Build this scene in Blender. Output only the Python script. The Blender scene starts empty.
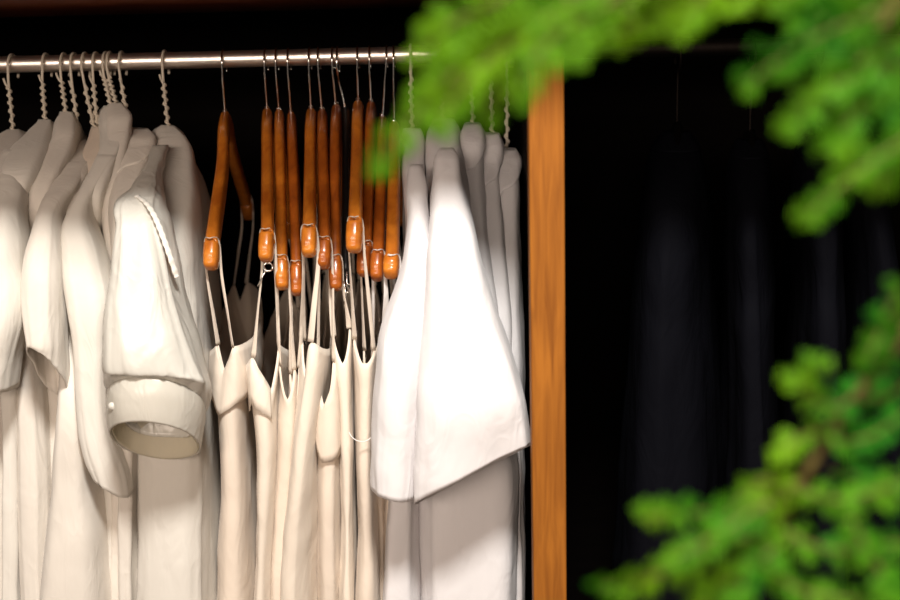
import bpy, math, random
from mathutils import Vector, Matrix, noise
R = math.radians
random.seed(7)
SC = bpy.context.scene
COL = SC.collection

# ------------------------------------------------------------------ camera
F_PX = 1190.0
CAM = Vector((0, 0, 1.70))
PITCH, ROLL = 11.4, -1.4
ROT = Matrix.Rotation(R(90 - PITCH), 3, 'X') @ Matrix.Rotation(R(ROLL), 3, 'Z')
cd = bpy.data.cameras.new('camera')
cd.sensor_width = 36; cd.lens = F_PX / 900 * 36
cd.dof.use_dof = True; cd.dof.focus_distance = 1.26; cd.dof.aperture_fstop = 4.2
cd.clip_start = 0.02
cam = bpy.data.objects.new('camera', cd); COL.objects.link(cam)
cam.matrix_world = Matrix.Translation(CAM) @ ROT.to_4x4()
SC.camera = cam

# ------------------------------------------------------------------ light
w = bpy.data.worlds.new('world'); SC.world = w; w.use_nodes = True
w.node_tree.nodes['Background'].inputs[0].default_value = (1.0, 0.85, 0.72, 1)
w.node_tree.nodes['Background'].inputs[1].default_value = 0.08

def area(name, loc, target, size, power, color, size2=None):
    l = bpy.data.lights.new(name, 'AREA'); l.shape = 'DISK'; l.size = size
    l.energy = power; l.color = color
    o = bpy.data.objects.new(name, l); COL.objects.link(o)
    if size2: l.shape = 'RECTANGLE'; l.size_y = size2
    o.location = loc
    o.rotation_euler = (Vector(target) - Vector(loc)).to_track_quat('-Z', 'Y').to_euler()
    return o
area('ceiling_downlight', (0.05, 0.02, 2.75), (0.0, 1.15, 1.2), 0.26, 42, (1.0, 0.955, 0.89))
area('room_fill_light', (-0.55, -1.3, 2.08), (-0.1, 1.3, 1.6), 1.6, 36, (1.0, 0.82, 0.68), 0.5)  # added soft fill from the room side, lifts the shade and glints on the rail

SC.view_settings.view_transform = 'Standard'
SC.view_settings.look = 'None'
SC.view_settings.gamma = 1
SC.view_settings.use_curve_mapping = False
SC.view_settings.exposure = 0.35

# ------------------------------------------------------------------ helpers
def P(px, py, Y):
    """point where the line of sight through a picture point meets the plane at depth Y"""
    d = ROT @ Vector(((px - 450) / F_PX, -(py - 300) / F_PX, -1))
    return CAM + d * ((Y - CAM.y) / d.y)

def mesh_obj(name, verts, faces, mat, parent=None, smooth=True):
    me = bpy.data.meshes.new(name)
    if parent is not None:
        o0 = root_loc(parent)
        verts = [Vector(v) - o0 for v in verts]
    me.from_pydata([tuple(v) for v in verts], [], faces)
    me.materials.append(mat)
    me.update()
    if smooth:
        me.polygons.foreach_set('use_smooth', [True] * len(me.polygons))
    o = bpy.data.objects.new(name, me); COL.objects.link(o)
    if parent is not None: o.parent = parent
    return o

def root_loc(o):
    v = Vector(o.location)
    while o.parent is not None:
        o = o.parent; v += Vector(o.location)
    return v

def thing(name, label, cat, loc, group=None):
    o = bpy.data.objects.new(name, None); COL.objects.link(o)
    o.location = loc; o.empty_display_size = 0.02
    o['label'] = label; o['category'] = cat
    if group: o['group'] = group
    return o

def catmull(pts, n):
    """resample a list of equal-length tuples, n steps per segment"""
    out = []
    m = len(pts)
    for i in range(m - 1):
        p0, p1, p2, p3 = pts[max(i-1, 0)], pts[i], pts[i+1], pts[min(i+2, m-1)]
        for j in range(n):
            t = j / n
            out.append(tuple(0.5 * (2*b + (c-a)*t + (2*a-5*b+4*c-d)*t*t + (3*b-a-3*c+d)*t*t*t)
                             for a, b, c, d in zip(p0, p1, p2, p3)))
    out.append(tuple(pts[-1]))
    return out

def ring_spline(pts, n):
    """like catmull, but with tangents weighed by the real spacing of the rings (no overshoot)"""
    m = len(pts)
    x = [0.0]
    for a, b in zip(pts, pts[1:]): x.append(x[-1] + max(1e-5, math.dist(a[:3], b[:3])))
    def slope(i, k): return (pts[i+1][k] - pts[i][k]) / (x[i+1] - x[i])
    T = []
    for i in range(m):
        row = []
        for k in range(len(pts[0])):
            if i == 0: row.append(slope(0, k))
            elif i == m-1: row.append(slope(m-2, k))
            else:
                a, b = slope(i-1, k), slope(i, k); h0, h1 = x[i]-x[i-1], x[i+1]-x[i]
                row.append((a*h1 + b*h0) / (h0 + h1))
        T.append(row)
    out = []
    for i in range(m-1):
        h = x[i+1] - x[i]
        for j in range(n):
            t = j / n; t2 = t*t; t3 = t2*t
            out.append(tuple((2*t3-3*t2+1)*p + (t3-2*t2+t)*h*ta + (-2*t3+3*t2)*q + (t3-t2)*h*tb
                             for p, q, ta, tb in zip(pts[i], pts[i+1], T[i], T[i+1])))
    out.append(tuple(pts[-1]))
    return out

def sweep(path, radii, n=10, up=None, close=True, e=1.0):
    """tube along path; radii = (r_side, r_up) per point; returns verts, faces"""
    verts, faces = [], []
    m = len(path)
    path = [Vector(p) for p in path]
    prev = None
    for i, p in enumerate(path):
        t = (path[min(i+1, m-1)] - path[max(i-1, 0)]).normalized()
        if up is not None:
            side = t.cross(up)
            if side.length < 1e-4: side = prev if prev is not None else Vector((1, 0, 0))
        else:
            if prev is None:
                a = Vector((0, 0, 1)) if abs(t.z) < 0.9 else Vector((1, 0, 0))
                side = t.cross(a)
            else:
                side = prev - t * prev.dot(t)
        side.normalize(); prev = side
        u = side.cross(t).normalized()
        ra, rb = radii[i] if isinstance(radii, list) else radii
        for k in range(n):
            a = 2 * math.pi * k / n
            ca, sa = math.cos(a), math.sin(a)
            if e != 1.0: ca = math.copysign(abs(ca) ** e, ca); sa = math.copysign(abs(sa) ** e, sa)
            verts.append(p + side * (ra * ca) + u * (rb * sa))
    for i in range(m - 1):
        for k in range(n):
            a = i*n + k; b = i*n + (k+1) % n
            faces.append((a, b, b + n, a + n))
    if close:
        faces.append(tuple(range(n))[::-1]); faces.append(tuple((m-1)*n + k for k in range(n)))
    return verts, faces

def merge(*vf):
    V, Fc = [], []
    for v, f in vf:
        b = len(V); V += list(v); Fc += [tuple(i + b for i in q) for q in f]
    return V, Fc

def box(c, s, bev=0.0):
    cx, cy, cz = c; x, y, z = s[0]/2, s[1]/2, s[2]/2
    if bev <= 0:
        v = [(cx+i*x, cy+j*y, cz+k*z) for i in (-1, 1) for j in (-1, 1) for k in (-1, 1)]
        return v, [(0,1,3,2), (4,6,7,5), (0,4,5,1), (2,3,7,6), (0,2,6,4), (1,5,7,3)]
    import bmesh
    bm = bmesh.new(); bmesh.ops.create_cube(bm, size=1)
    for q in bm.verts: q.co = Vector((cx + q.co.x*2*x, cy + q.co.y*2*y, cz + q.co.z*2*z))
    bmesh.ops.bevel(bm, geom=bm.edges[:], offset=bev, segments=3, affect='EDGES', profile=0.5)
    bm.verts.index_update()
    v = [q.co.copy() for q in bm.verts]; f = [tuple(a.index for a in q.verts) for q in bm.faces]
    bm.free()
    return v, f

# ------------------------------------------------------------------ materials
def new_mat(name):
    m = bpy.data.materials.new(name); m.use_nodes = True
    nt = m.node_tree
    return m, nt, nt.nodes['Principled BSDF'], nt.nodes['Material Output']

def cloth_mat(name, color, rough=0.75, sheen=0.15, trans=0.18, weave=900, bump=0.12, spec=0.2, crease=0.35):
    m, nt, b, out = new_mat(name)
    tc = nt.nodes.new('ShaderNodeTexCoord')
    n1 = nt.nodes.new('ShaderNodeTexNoise'); n1.inputs['Scale'].default_value = 18; n1.inputs['Detail'].default_value = 4
    mp = nt.nodes.new('ShaderNodeMapping'); mp.inputs['Scale'].default_value = (1, 1, 0.45)
    nt.links.new(tc.outputs['Object'], mp.inputs[0]); nt.links.new(mp.outputs[0], n1.inputs['Vector'])
    n2 = nt.nodes.new('ShaderNodeTexNoise'); n2.inputs['Scale'].default_value = weave; n2.inputs['Detail'].default_value = 1
    nt.links.new(tc.outputs['Object'], n2.inputs['Vector'])
    mix = nt.nodes.new('ShaderNodeMix'); mix.data_type = 'RGBA'
    mix.inputs['A'].default_value = (*[c * 0.93 for c in color], 1)
    mix.inputs['B'].default_value = (*[min(1, c * 1.04) for c in color], 1)
    nt.links.new(n1.outputs['Fac'], mix.inputs['Factor'])
    nt.links.new(mix.outputs['Result'], b.inputs['Base Color'])
    n3 = nt.nodes.new('ShaderNodeTexNoise'); n3.inputs['Scale'].default_value = 30; n3.inputs['Detail'].default_value = 2
    n3.inputs['Distortion'].default_value = 1.2
    nt.links.new(mp.outputs[0], n3.inputs['Vector'])
    m1 = nt.nodes.new('ShaderNodeMath'); m1.operation = 'SUBTRACT'; m1.inputs[1].default_value = 0.5
    m2 = nt.nodes.new('ShaderNodeMath'); m2.operation = 'ABSOLUTE'
    m3 = nt.nodes.new('ShaderNodeMath'); m3.operation = 'MULTIPLY_ADD'; m3.inputs[1].default_value = -1.6
    nt.links.new(n3.outputs['Fac'], m1.inputs[0]); nt.links.new(m1.outputs[0], m2.inputs[0])
    nt.links.new(m2.outputs[0], m3.inputs[0]); nt.links.new(n1.outputs['Fac'], m3.inputs[2])
    b1 = nt.nodes.new('ShaderNodeBump'); b1.inputs['Strength'].default_value = crease; b1.inputs['Distance'].default_value = 0.004
    nt.links.new(m3.outputs[0], b1.inputs['Height'])
    b2 = nt.nodes.new('ShaderNodeBump'); b2.inputs['Strength'].default_value = bump; b2.inputs['Distance'].default_value = 0.0006
    nt.links.new(n2.outputs['Fac'], b2.inputs['Height']); nt.links.new(b1.outputs[0], b2.inputs['Normal'])
    nt.links.new(b2.outputs[0], b.inputs['Normal'])
    b.inputs['Roughness'].default_value = rough
    b.inputs['Specular IOR Level'].default_value = spec
    b.inputs['Sheen Weight'].default_value = sheen
    if trans > 0:
        tr = nt.nodes.new('ShaderNodeBsdfTranslucent'); nt.links.new(mix.outputs['Result'], tr.inputs['Color'])
        ms = nt.nodes.new('ShaderNodeMixShader'); ms.inputs[0].default_value = trans
        nt.links.new(b.outputs[0], ms.inputs[1]); nt.links.new(tr.outputs[0], ms.inputs[2])
        nt.links.new(ms.outputs[0], out.inputs['Surface'])
    return m

def wood_mat(name, dark, light, rough=0.35, scale=(60, 60, 3), coat=0.0, bump=0.1, spec=0.3):
    m, nt, b, out = new_mat(name)
    b.inputs['Specular IOR Level'].default_value = spec
    tc = nt.nodes.new('ShaderNodeTexCoord')
    mp = nt.nodes.new('ShaderNodeMapping'); mp.inputs['Scale'].default_value = scale
    n = nt.nodes.new('ShaderNodeTexNoise'); n.inputs['Scale'].default_value = 1.6; n.inputs['Detail'].default_value = 6
    n.inputs['Distortion'].default_value = 0.6
    nt.links.new(tc.outputs['Object'], mp.inputs[0]); nt.links.new(mp.outputs[0], n.inputs['Vector'])
    cr = nt.nodes.new('ShaderNodeValToRGB')
    cr.color_ramp.elements[0].position = 0.3; cr.color_ramp.elements[0].color = (*dark, 1)
    cr.color_ramp.elements[1].position = 0.7; cr.color_ramp.elements[1].color = (*light, 1)
    nt.links.new(n.outputs['Fac'], cr.inputs[0]); nt.links.new(cr.outputs[0], b.inputs['Base Color'])
    bp = nt.nodes.new('ShaderNodeBump'); bp.inputs['Strength'].default_value = bump; bp.inputs['Distance'].default_value = 0.001
    nt.links.new(n.outputs['Fac'], bp.inputs['Height']); nt.links.new(bp.outputs[0], b.inputs['Normal'])
    b.inputs['Roughness'].default_value = rough
    b.inputs['Coat Weight'].default_value = coat; b.inputs['Coat Roughness'].default_value = 0.15
    return m

def metal_mat(name, color, rough, metallic=1.0):
    m, nt, b, out = new_mat(name)
    tc = nt.nodes.new('ShaderNodeTexCoord')
    n = nt.nodes.new('ShaderNodeTexNoise'); n.inputs['Scale'].default_value = 140; n.inputs['Detail'].default_value = 3
    nt.links.new(tc.outputs['Object'], n.inputs['Vector'])
    mr = nt.nodes.new('ShaderNodeMapRange'); mr.inputs['To Min'].default_value = rough*0.8; mr.inputs['To Max'].default_value = rough*1.25
    nt.links.new(n.outputs['Fac'], mr.inputs['Value']); nt.links.new(mr.outputs[0], b.inputs['Roughness'])
    b.inputs['Base Color'].default_value = (*color, 1); b.inputs['Metallic'].default_value = metallic
    return m

M = dict(
    ivory=cloth_mat('ivory_cotton', (0.80, 0.75, 0.68)),
    ivory_cool=cloth_mat('ivory_cool_cotton', (0.80, 0.765, 0.70)),
    beige=cloth_mat('beige_crepe', (0.82, 0.715, 0.605), rough=0.8),
    beige_light=cloth_mat('light_beige_crepe', (0.85, 0.76, 0.65), rough=0.8),
    satin=cloth_mat('ivory_satin', (0.70, 0.68, 0.62), rough=0.30, sheen=0.0, trans=0.2, spec=0.6, bump=0.03, crease=0.5),
    white=cloth_mat('white_cotton', (0.84, 0.82, 0.83)),
    satin_thin=cloth_mat('thin_ivory_satin', (0.76, 0.73, 0.66), rough=0.30, sheen=0.0, trans=0.42, spec=0.6, bump=0.03, crease=0.5),
    lining=cloth_mat('cream_lining', (0.92, 0.88, 0.76), trans=0.6),
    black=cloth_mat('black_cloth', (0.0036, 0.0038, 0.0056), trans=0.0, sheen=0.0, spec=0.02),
    strap=cloth_mat('cream_ribbon', (0.74, 0.65, 0.55), rough=0.6),
    strap_white=cloth_mat('white_ribbon', (0.85, 0.82, 0.80), rough=0.6),
    hanger=wood_mat('varnished_orange_wood', (0.36, 0.090, 0.009), (0.62, 0.205, 0.020), rough=0.32, scale=(40, 9, 40), coat=0.45, bump=0.03),
    hanger_red=wood_mat('varnished_red_brown_wood', (0.22, 0.048, 0.007), (0.44, 0.115, 0.012), rough=0.30, scale=(40, 9, 40), coat=0.45, bump=0.03),
    post=wood_mat('oiled_wood', (0.185, 0.060, 0.010), (0.33, 0.118, 0.017), rough=0.6, scale=(85, 30, 6), bump=0.2, spec=0.08),
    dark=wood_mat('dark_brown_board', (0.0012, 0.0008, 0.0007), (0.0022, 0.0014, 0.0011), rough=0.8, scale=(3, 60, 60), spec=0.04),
    shelf=wood_mat('brown_shelf_board', (0.16, 0.045, 0.02), (0.26, 0.075, 0.03), rough=0.6, scale=(3, 60, 60)),
    chrome=metal_mat('bright_chrome', (0.85, 0.83, 0.80), 0.16),
    steel=metal_mat('brushed_steel', (0.96, 0.88, 0.80), 0.36),
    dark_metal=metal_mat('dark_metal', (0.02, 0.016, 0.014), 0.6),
    wire=metal_mat('cream_coated_wire', (0.56, 0.50, 0.41), 0.45, 0.0),
    black_plastic=metal_mat('black_plastic', (0.012, 0.011, 0.011), 0.35, 0.0),
    floor=wood_mat('floorboards', (0.10, 0.05, 0.025), (0.2, 0.10, 0.05), rough=0.45, scale=(3, 40, 40)),
)

# leaf material
def leaf_mat():
    m, nt, b, out = new_mat('evergreen_leaf')
    tc = nt.nodes.new('ShaderNodeTexCoord')
    n = nt.nodes.new('ShaderNodeTexNoise'); n.inputs['Scale'].default_value = 22; n.inputs['Detail'].default_value = 3
    nt.links.new(tc.outputs['Object'], n.inputs['Vector'])
    cr = nt.nodes.new('ShaderNodeValToRGB')
    cr.color_ramp.elements[0].position = 0.36; cr.color_ramp.elements[0].color = (0.016, 0.130, 0.004, 1)
    cr.color_ramp.elements[1].position = 0.64; cr.color_ramp.elements[1].color = (0.105, 0.235, 0.003, 1)
    nt.links.new(n.outputs['Fac'], cr.inputs[0]); nt.links.new(cr.outputs[0], b.inputs['Base Color'])
    b.inputs['Roughness'].default_value = 0.5
    b.inputs['Specular IOR Level'].default_value = 0.08
    tr = nt.nodes.new('ShaderNodeBsdfTranslucent'); nt.links.new(cr.outputs[0], tr.inputs['Color'])
    ms = nt.nodes.new('ShaderNodeMixShader'); ms.inputs[0].default_value = 0.35
    nt.links.new(b.outputs[0], ms.inputs[1]); nt.links.new(tr.outputs[0], ms.inputs[2])
    nt.links.new(ms.outputs[0], out.inputs['Surface'])
    return m
M['leaf'] = leaf_mat()
M['bark'] = wood_mat('twig_bark', (0.055, 0.035, 0.008), (0.09, 0.07, 0.012), rough=0.8, scale=(60, 60, 20))

# ------------------------------------------------------------------ setting and wardrobe
ROD_Y = 1.40
rodA, rodB = P(0, 64.5, ROD_Y), P(410, 55.0, ROD_Y)
ROD_Z = (rodA.z + rodB.z) / 2
ROD_R = 0.0095
SHELF_Z = P(300, 10, 1.66).z            # underside of the shelf above the rail
FRONT = 1.075
X0, X1 = -0.86, 0.98
DIVX = P(546, 330, FRONT).x

fl = mesh_obj('floor', *box((0, 1.0, -0.01), (5, 5, 0.02)), M['floor'], smooth=False); fl['kind'] = 'structure'
wl = mesh_obj('wall_back', *box((0, 1.75, 1.35), (5, 0.1, 2.7)), cloth_mat('wall_plaster', (0.42, 0.36, 0.3), trans=0), smooth=False); wl['kind'] = 'structure'

wr = thing('wardrobe', 'open wooden wardrobe with orange-brown upright post, dark interior and steel hanging rail', 'wardrobe', (0, 1.38, 0))
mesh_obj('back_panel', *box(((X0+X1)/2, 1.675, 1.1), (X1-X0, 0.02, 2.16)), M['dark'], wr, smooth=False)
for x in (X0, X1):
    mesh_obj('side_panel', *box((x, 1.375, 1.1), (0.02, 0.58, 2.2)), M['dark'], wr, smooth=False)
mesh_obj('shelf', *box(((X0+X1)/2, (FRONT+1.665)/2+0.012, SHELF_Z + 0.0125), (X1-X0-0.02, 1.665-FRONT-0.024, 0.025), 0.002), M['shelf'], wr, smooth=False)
mesh_obj('added_shade_board', *box(((X0+X1)/2, (0.93+1.06)/2, SHELF_Z + 0.045), (X1-X0+0.02, 0.13, 0.03), 0.003), M['shelf'], wr, smooth=False)  # unseen overhang, added to keep the downlight off the garment tops
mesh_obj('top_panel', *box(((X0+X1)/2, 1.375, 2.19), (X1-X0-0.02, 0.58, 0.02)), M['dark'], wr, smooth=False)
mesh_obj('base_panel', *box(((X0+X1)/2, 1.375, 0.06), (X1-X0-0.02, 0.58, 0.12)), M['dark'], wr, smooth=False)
mesh_obj('divider_panel', *box((DIVX + 0.003, (FRONT+1.665)/2 + 0.012, (SHELF_Z + 0.12)/2), (0.008, 1.665-FRONT-0.03, SHELF_Z - 0.12)), M['dark'], wr, smooth=False)
mesh_obj('post', *box((DIVX + 0.001, FRONT, (SHELF_Z+0.12)/2 + 0.02), (0.0318, 0.024, SHELF_Z - 0.12 + 0.04), 0.002), M['post'], wr, smooth=False)
def rail(xa, xb):
    xs = [xa, xa + .001, xa + .002] + [xa + (xb - xa) * k / 12 for k in range(1, 12)] + [xb - .002, xb - .001, xb]
    return sweep([(x, ROD_Y, ROD_Z) for x in xs], (ROD_R, ROD_R), 40)
v1 = rail(X0+0.01, DIVX-0.008); v2 = rail(DIVX+0.008, X1-0.01)
mesh_obj('hanging_rail', *v1, M['steel'], wr)
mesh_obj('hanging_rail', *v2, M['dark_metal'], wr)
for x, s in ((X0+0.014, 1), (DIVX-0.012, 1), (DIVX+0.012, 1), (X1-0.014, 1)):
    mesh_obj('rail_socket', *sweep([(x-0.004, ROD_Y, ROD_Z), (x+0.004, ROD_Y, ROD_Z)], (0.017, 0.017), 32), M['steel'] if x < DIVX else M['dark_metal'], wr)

# ------------------------------------------------------------------ lofted cloth
class Loft:
    """a cloth tube through rings; t runs 0..1 from the top ring to the bottom one"""
    def __init__(self, rings, e=0.8, folds=(), nz=0.0015, seed=0, peaks=(), nfreq=16, dents=()):
        self.e, self.folds, self.nz, self.seed, self.peaks, self.nf = e, folds, nz, seed, peaks, nfreq
        self.dents = dents
        self.s = ring_spline(rings, 10)
        acc = [0]
        for a, b in zip(self.s, self.s[1:]):
            acc.append(acc[-1] + math.dist(a[:3], b[:3]) + 1e-6 + abs(a[6]-b[6]) * 0.7)
        self.acc = [x / acc[-1] for x in acc]; self.L = acc[-1]
    def ring(self, t):
        t = min(max(t, 0), 1)
        lo, hi = 0, len(self.acc) - 1
        while hi - lo > 1:
            m = (lo + hi) // 2
            if self.acc[m] <= t: lo = m
            else: hi = m
        f = (t - self.acc[lo]) / max(1e-9, self.acc[hi] - self.acc[lo])
        return [a + (b - a) * f for a, b in zip(self.s[lo], self.s[hi])]
    def point(self, t, th, off=0.0):
        cx, cy, cz, hx, hy, hz, d, fz, sx = self.ring(t)
        c, s = math.cos(th), math.sin(th)
        X = math.copysign(abs(c) ** self.e, c); S = math.copysign(abs(s) ** self.e, s)
        p = Vector((cx + hx*X + sx*S, cy + hy*X - d*S, cz + hz*X + fz*S))
        a = max(0.003, math.sqrt(hx*hx + hy*hy + hz*hz)); b = max(0.003, d)
        n = Vector((c / a, -s / b, 0)).normalized()
        disp = off
        for k, amp, ph, tw in self.folds:
            A = amp(t) if callable(amp) else amp * min(1, t * 2.5)
            wv = k * th + ph + tw * t + 1.1 * noise.noise(Vector((t * 2.2 + self.seed, k, th * 0.4)))
            sw = math.sin(wv)
            disp += min(A, a * 0.45) * (0.45 * sw + 0.55 * (1 - 2 * abs(math.sin(wv / 2 + 0.7)) ** 0.8))
        q = p * self.nf; q.z *= 0.35
        disp += self.nz * 2 * noise.noise(q + Vector((self.seed * 7.3, 0, 0)))
        q = Vector((p.x * 9 + p.z * 5, p.y * 9, p.z * 7 - p.x * 9)) + Vector((self.seed * 1.9, 0, 3))
        disp += self.nz * 2.2 * (0.28 - abs(noise.noise(q)))
        q = p * self.nf * 3; q.z *= 0.6
        disp += self.nz * 0.7 * noise.noise(q + Vector((self.seed * 3.1, 5, 0)))
        p = p + n * disp
        zz = 0
        for th0, h, wl, wr_, fall in self.peaks:          # raised points of the upper edge
            dth = (th - th0 + math.pi) % (2*math.pi) - math.pi
            if th0 < 0: wl, wr_ = wr_, wl
            wd = wl if dth > 0 else wr_
            if t < fall and abs(dth) < wd: zz = max(zz, h * (1 - abs(dth) / wd) * (1 - t / fall) ** 1.2)
        p.z += zz
        return p
    def mesh(self, name, mat, parent, t0=0, t1=1, off=0.0, cols=84, step=0.0055, th0=0, th1=2*math.pi,
             thick=0.0011, cap0=False, edge=None):
        full = abs(th1 - th0 - 2*math.pi) < 1e-6
        rows = max(3, min(130, int(self.L * (t1 - t0) / step)))
        V, Fc = [], []
        nc = cols if full else cols + 1
        for i in range(rows + 1):
            for k in range(nc):
                th = th0 + (th1 - th0) * k / cols
                tt1 = t1 + (edge(th) if edge else 0)
                V.append(self.point(t0 + (tt1 - t0) * i / rows, th, off(i / rows) if callable(off) else off))
        for i in range(rows):
            for k in range(cols):
                a = i*nc + k; b = i*nc + (k+1) % nc
                Fc.append((a, a + nc, b + nc, b))
        if cap0: 
            V.append(sum((V[k] for k in range(nc)), Vector()) / nc)
            for k in range(cols): Fc.append((k, (k+1) % nc, len(V)-1))
        o = mesh_obj(name, V, Fc, mat, parent)
        if thick:
            md = o.modifiers.new('thickness', 'SOLIDIFY'); md.thickness = thick; md.offset = -1
        return o

def ring_c(lx, ly, rx, ry, Yc, d, fz=0.0, sx=0.0):
    """ring measured at its own middle depth"""
    L, Rr = P(lx, ly, Yc), P(rx, ry, Yc)
    c = (L + Rr) / 2; h = (Rr - L) / 2
    return (*c, *h, d, fz, sx)

def ring_b(lx, rx, y, d, hx, tilt=0.0, fz=0.0):
    """ring of a garment body: outline measured at its front edge, centred under its hook (world x = hx)"""
    Yf = ROD_Y - d
    L, Rr = P(lx, y - tilt/2, Yf), P(rx, y + tilt/2, Yf)
    f = (L + Rr) / 2; h = (Rr - L) / 2
    fx = f.x - hx
    return (hx, ROD_Y, f.z, *h, d, fz, fx)

def rings_body(rows, hx):
    return [ring_b(r[1], r[2], r[0], r[3], hx, *(r[4:])) for r in rows]
def rings_sleeve(rows):
    out = []
    for r in rows:
        y, lx, rx, Yc, d = r[:5]
        dy = r[5] if len(r) > 5 else 0; fz = r[6] if len(r) > 6 else 0
        out.append(ring_c(lx, y - dy/2, rx, y + dy/2, Yc, d, fz))
    return out

def ribbon(name, pts, wd, th, mat, parent, n=8):
    path = [Vector(p) for p in catmull([tuple(p) for p in pts], 6)]
    V, Fc = [], []
    for i, p in enumerate(path):
        t = (path[min(i+1, len(path)-1)] - path[max(i-1, 0)]).normalized()
        side = Vector((1, 0, 0)) - t * t.x
        if side.length < 0.3: side = Vector((0, 0, 1)) - t * t.z
        side.normalize()
        ang = 0.9 * math.sin(i * 0.13 + p.x * 60)
        u = side.cross(t)
        s2 = side * math.cos(ang) + u * math.sin(ang); u2 = s2.cross(t)
        wv = (0.36 + 1.45 * abs(2 * i / (len(path) - 1) - 1) ** 1.5) * wd
        for k in range(n):
            a = 2*math.pi*k/n
            V.append(p + s2 * (wv/2*math.cos(a)) + u2 * (th/2*math.sin(a)))
    for i in range(len(path) - 1):
        for k in range(n):
            a = i*n+k; b = i*n+(k+1) % n
            Fc.append((a, b, b+n, a+n))
    Fc.append(tuple(range(n))[::-1]); Fc.append(tuple((len(path)-1)*n+k for k in range(n)))
    return mesh_obj(name, V, Fc, mat, parent)

# ------------------------------------------------------------------ hangers
def hook_path(hx, u, r_wire, z_stem, lean=0.0, Rh=0.018, straight=False):
    """hook over the rail in the vertical plane that holds direction u (towards the room)"""
    cz = ROD_Z + ROD_R + r_wire - Rh
    c = Vector((hx, ROD_Y, cz)); up = Vector((0, 0, 1))
    pts = []
    for i in range(22):
        a = R(-35 + i * (215 + 90 - 0) / 21 * 1.0)      # from behind, over the top, to the front and under
        if a > R(195 if straight else 255): break
        pts.append(c - u * (Rh * math.cos(a)) + up * (Rh * math.sin(a)))
    z1 = cz - Rh
    e = Vector((hx + lean, ROD_Y, z_stem))
    if straight:
        q = pts[-1]
        return pts + [q.lerp(e, 0.25) + u * 0.002, q.lerp(e, 0.6) + u*0.001, e]
    pts.append(c + up * (-Rh - 0.004) + u * 0.001)
    pts.append(c.lerp(e, 0.6)); pts[-1].z = (z1 + z_stem) / 2
    pts.append(e)
    return pts

def tube(pts, r, n=8, seg=3):
    path = catmull([tuple(p) for p in pts], seg)
    return sweep(path, (r, r), n)

def wire_hanger(hpx, npx, npy, tip, label, group='cream wire hangers on the left of the rail'):
    """cream coated wire hanger: hook, twisted neck and triangular frame; tip = front shoulder point"""
    hx = P(hpx, 58, ROD_Y).x
    nk = P(npx, npy, ROD_Y)
    root = thing('wire_hanger', label, 'hanger', (hx, ROD_Y, ROD_Z), group)
    u = Vector((tip.x - nk.x, tip.y - nk.y, 0)).normalized()
    uh = Vector((0, -1, 0))
    r = 0.0016
    mesh_obj('hook', *tube(hook_path(hx, uh, r, nk.z, nk.x - hx, Rh=.0165, straight=True), r), M['wire'], root)
    hp = hook_path(hx, uh, r, nk.z, nk.x - hx, Rh=.0165, straight=True)
    hp = [Vector(q) for q in catmull([tuple(p) for p in hp[-4:]], 12)][10:]
    n = 90; path = []
    for i in range(n + 1):
        f = i / n; g = (0.12 + 0.88*f) * (len(hp) - 1); a = f * 2*math.pi * 5.5 + hpx
        k = min(len(hp) - 2, int(g))
        p = hp[k].lerp(hp[k+1], g - k); rr = 0.0023
        path.append(p + Vector((math.cos(a) * -rr, -math.sin(a) * rr, 0)))
    p0 = path[0]
    path = [p0 + Vector((-0.0035, -0.001, 0.010)), p0 + Vector((-0.0018, -0.001, 0.004))] + path
    mesh_obj('twisted_neck', *sweep(path, (0.0013, 0.0013), 7), M['wire'], root)
    back = Vector((2*nk.x - tip.x, 2*ROD_Y - tip.y, tip.z))
    fr = []
    for a, b in ((nk, tip), (tip, back), (back, nk)):
        for i in range(8):
            f = i / 8; p = a.lerp(b, f)
            fr.append(p)
    fr.append(nk)
    mesh_obj('shoulder_frame', *sweep(fr, (0.0014, 0.0014), 7), M['wire'], root)
    return root, nk, hx

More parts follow.
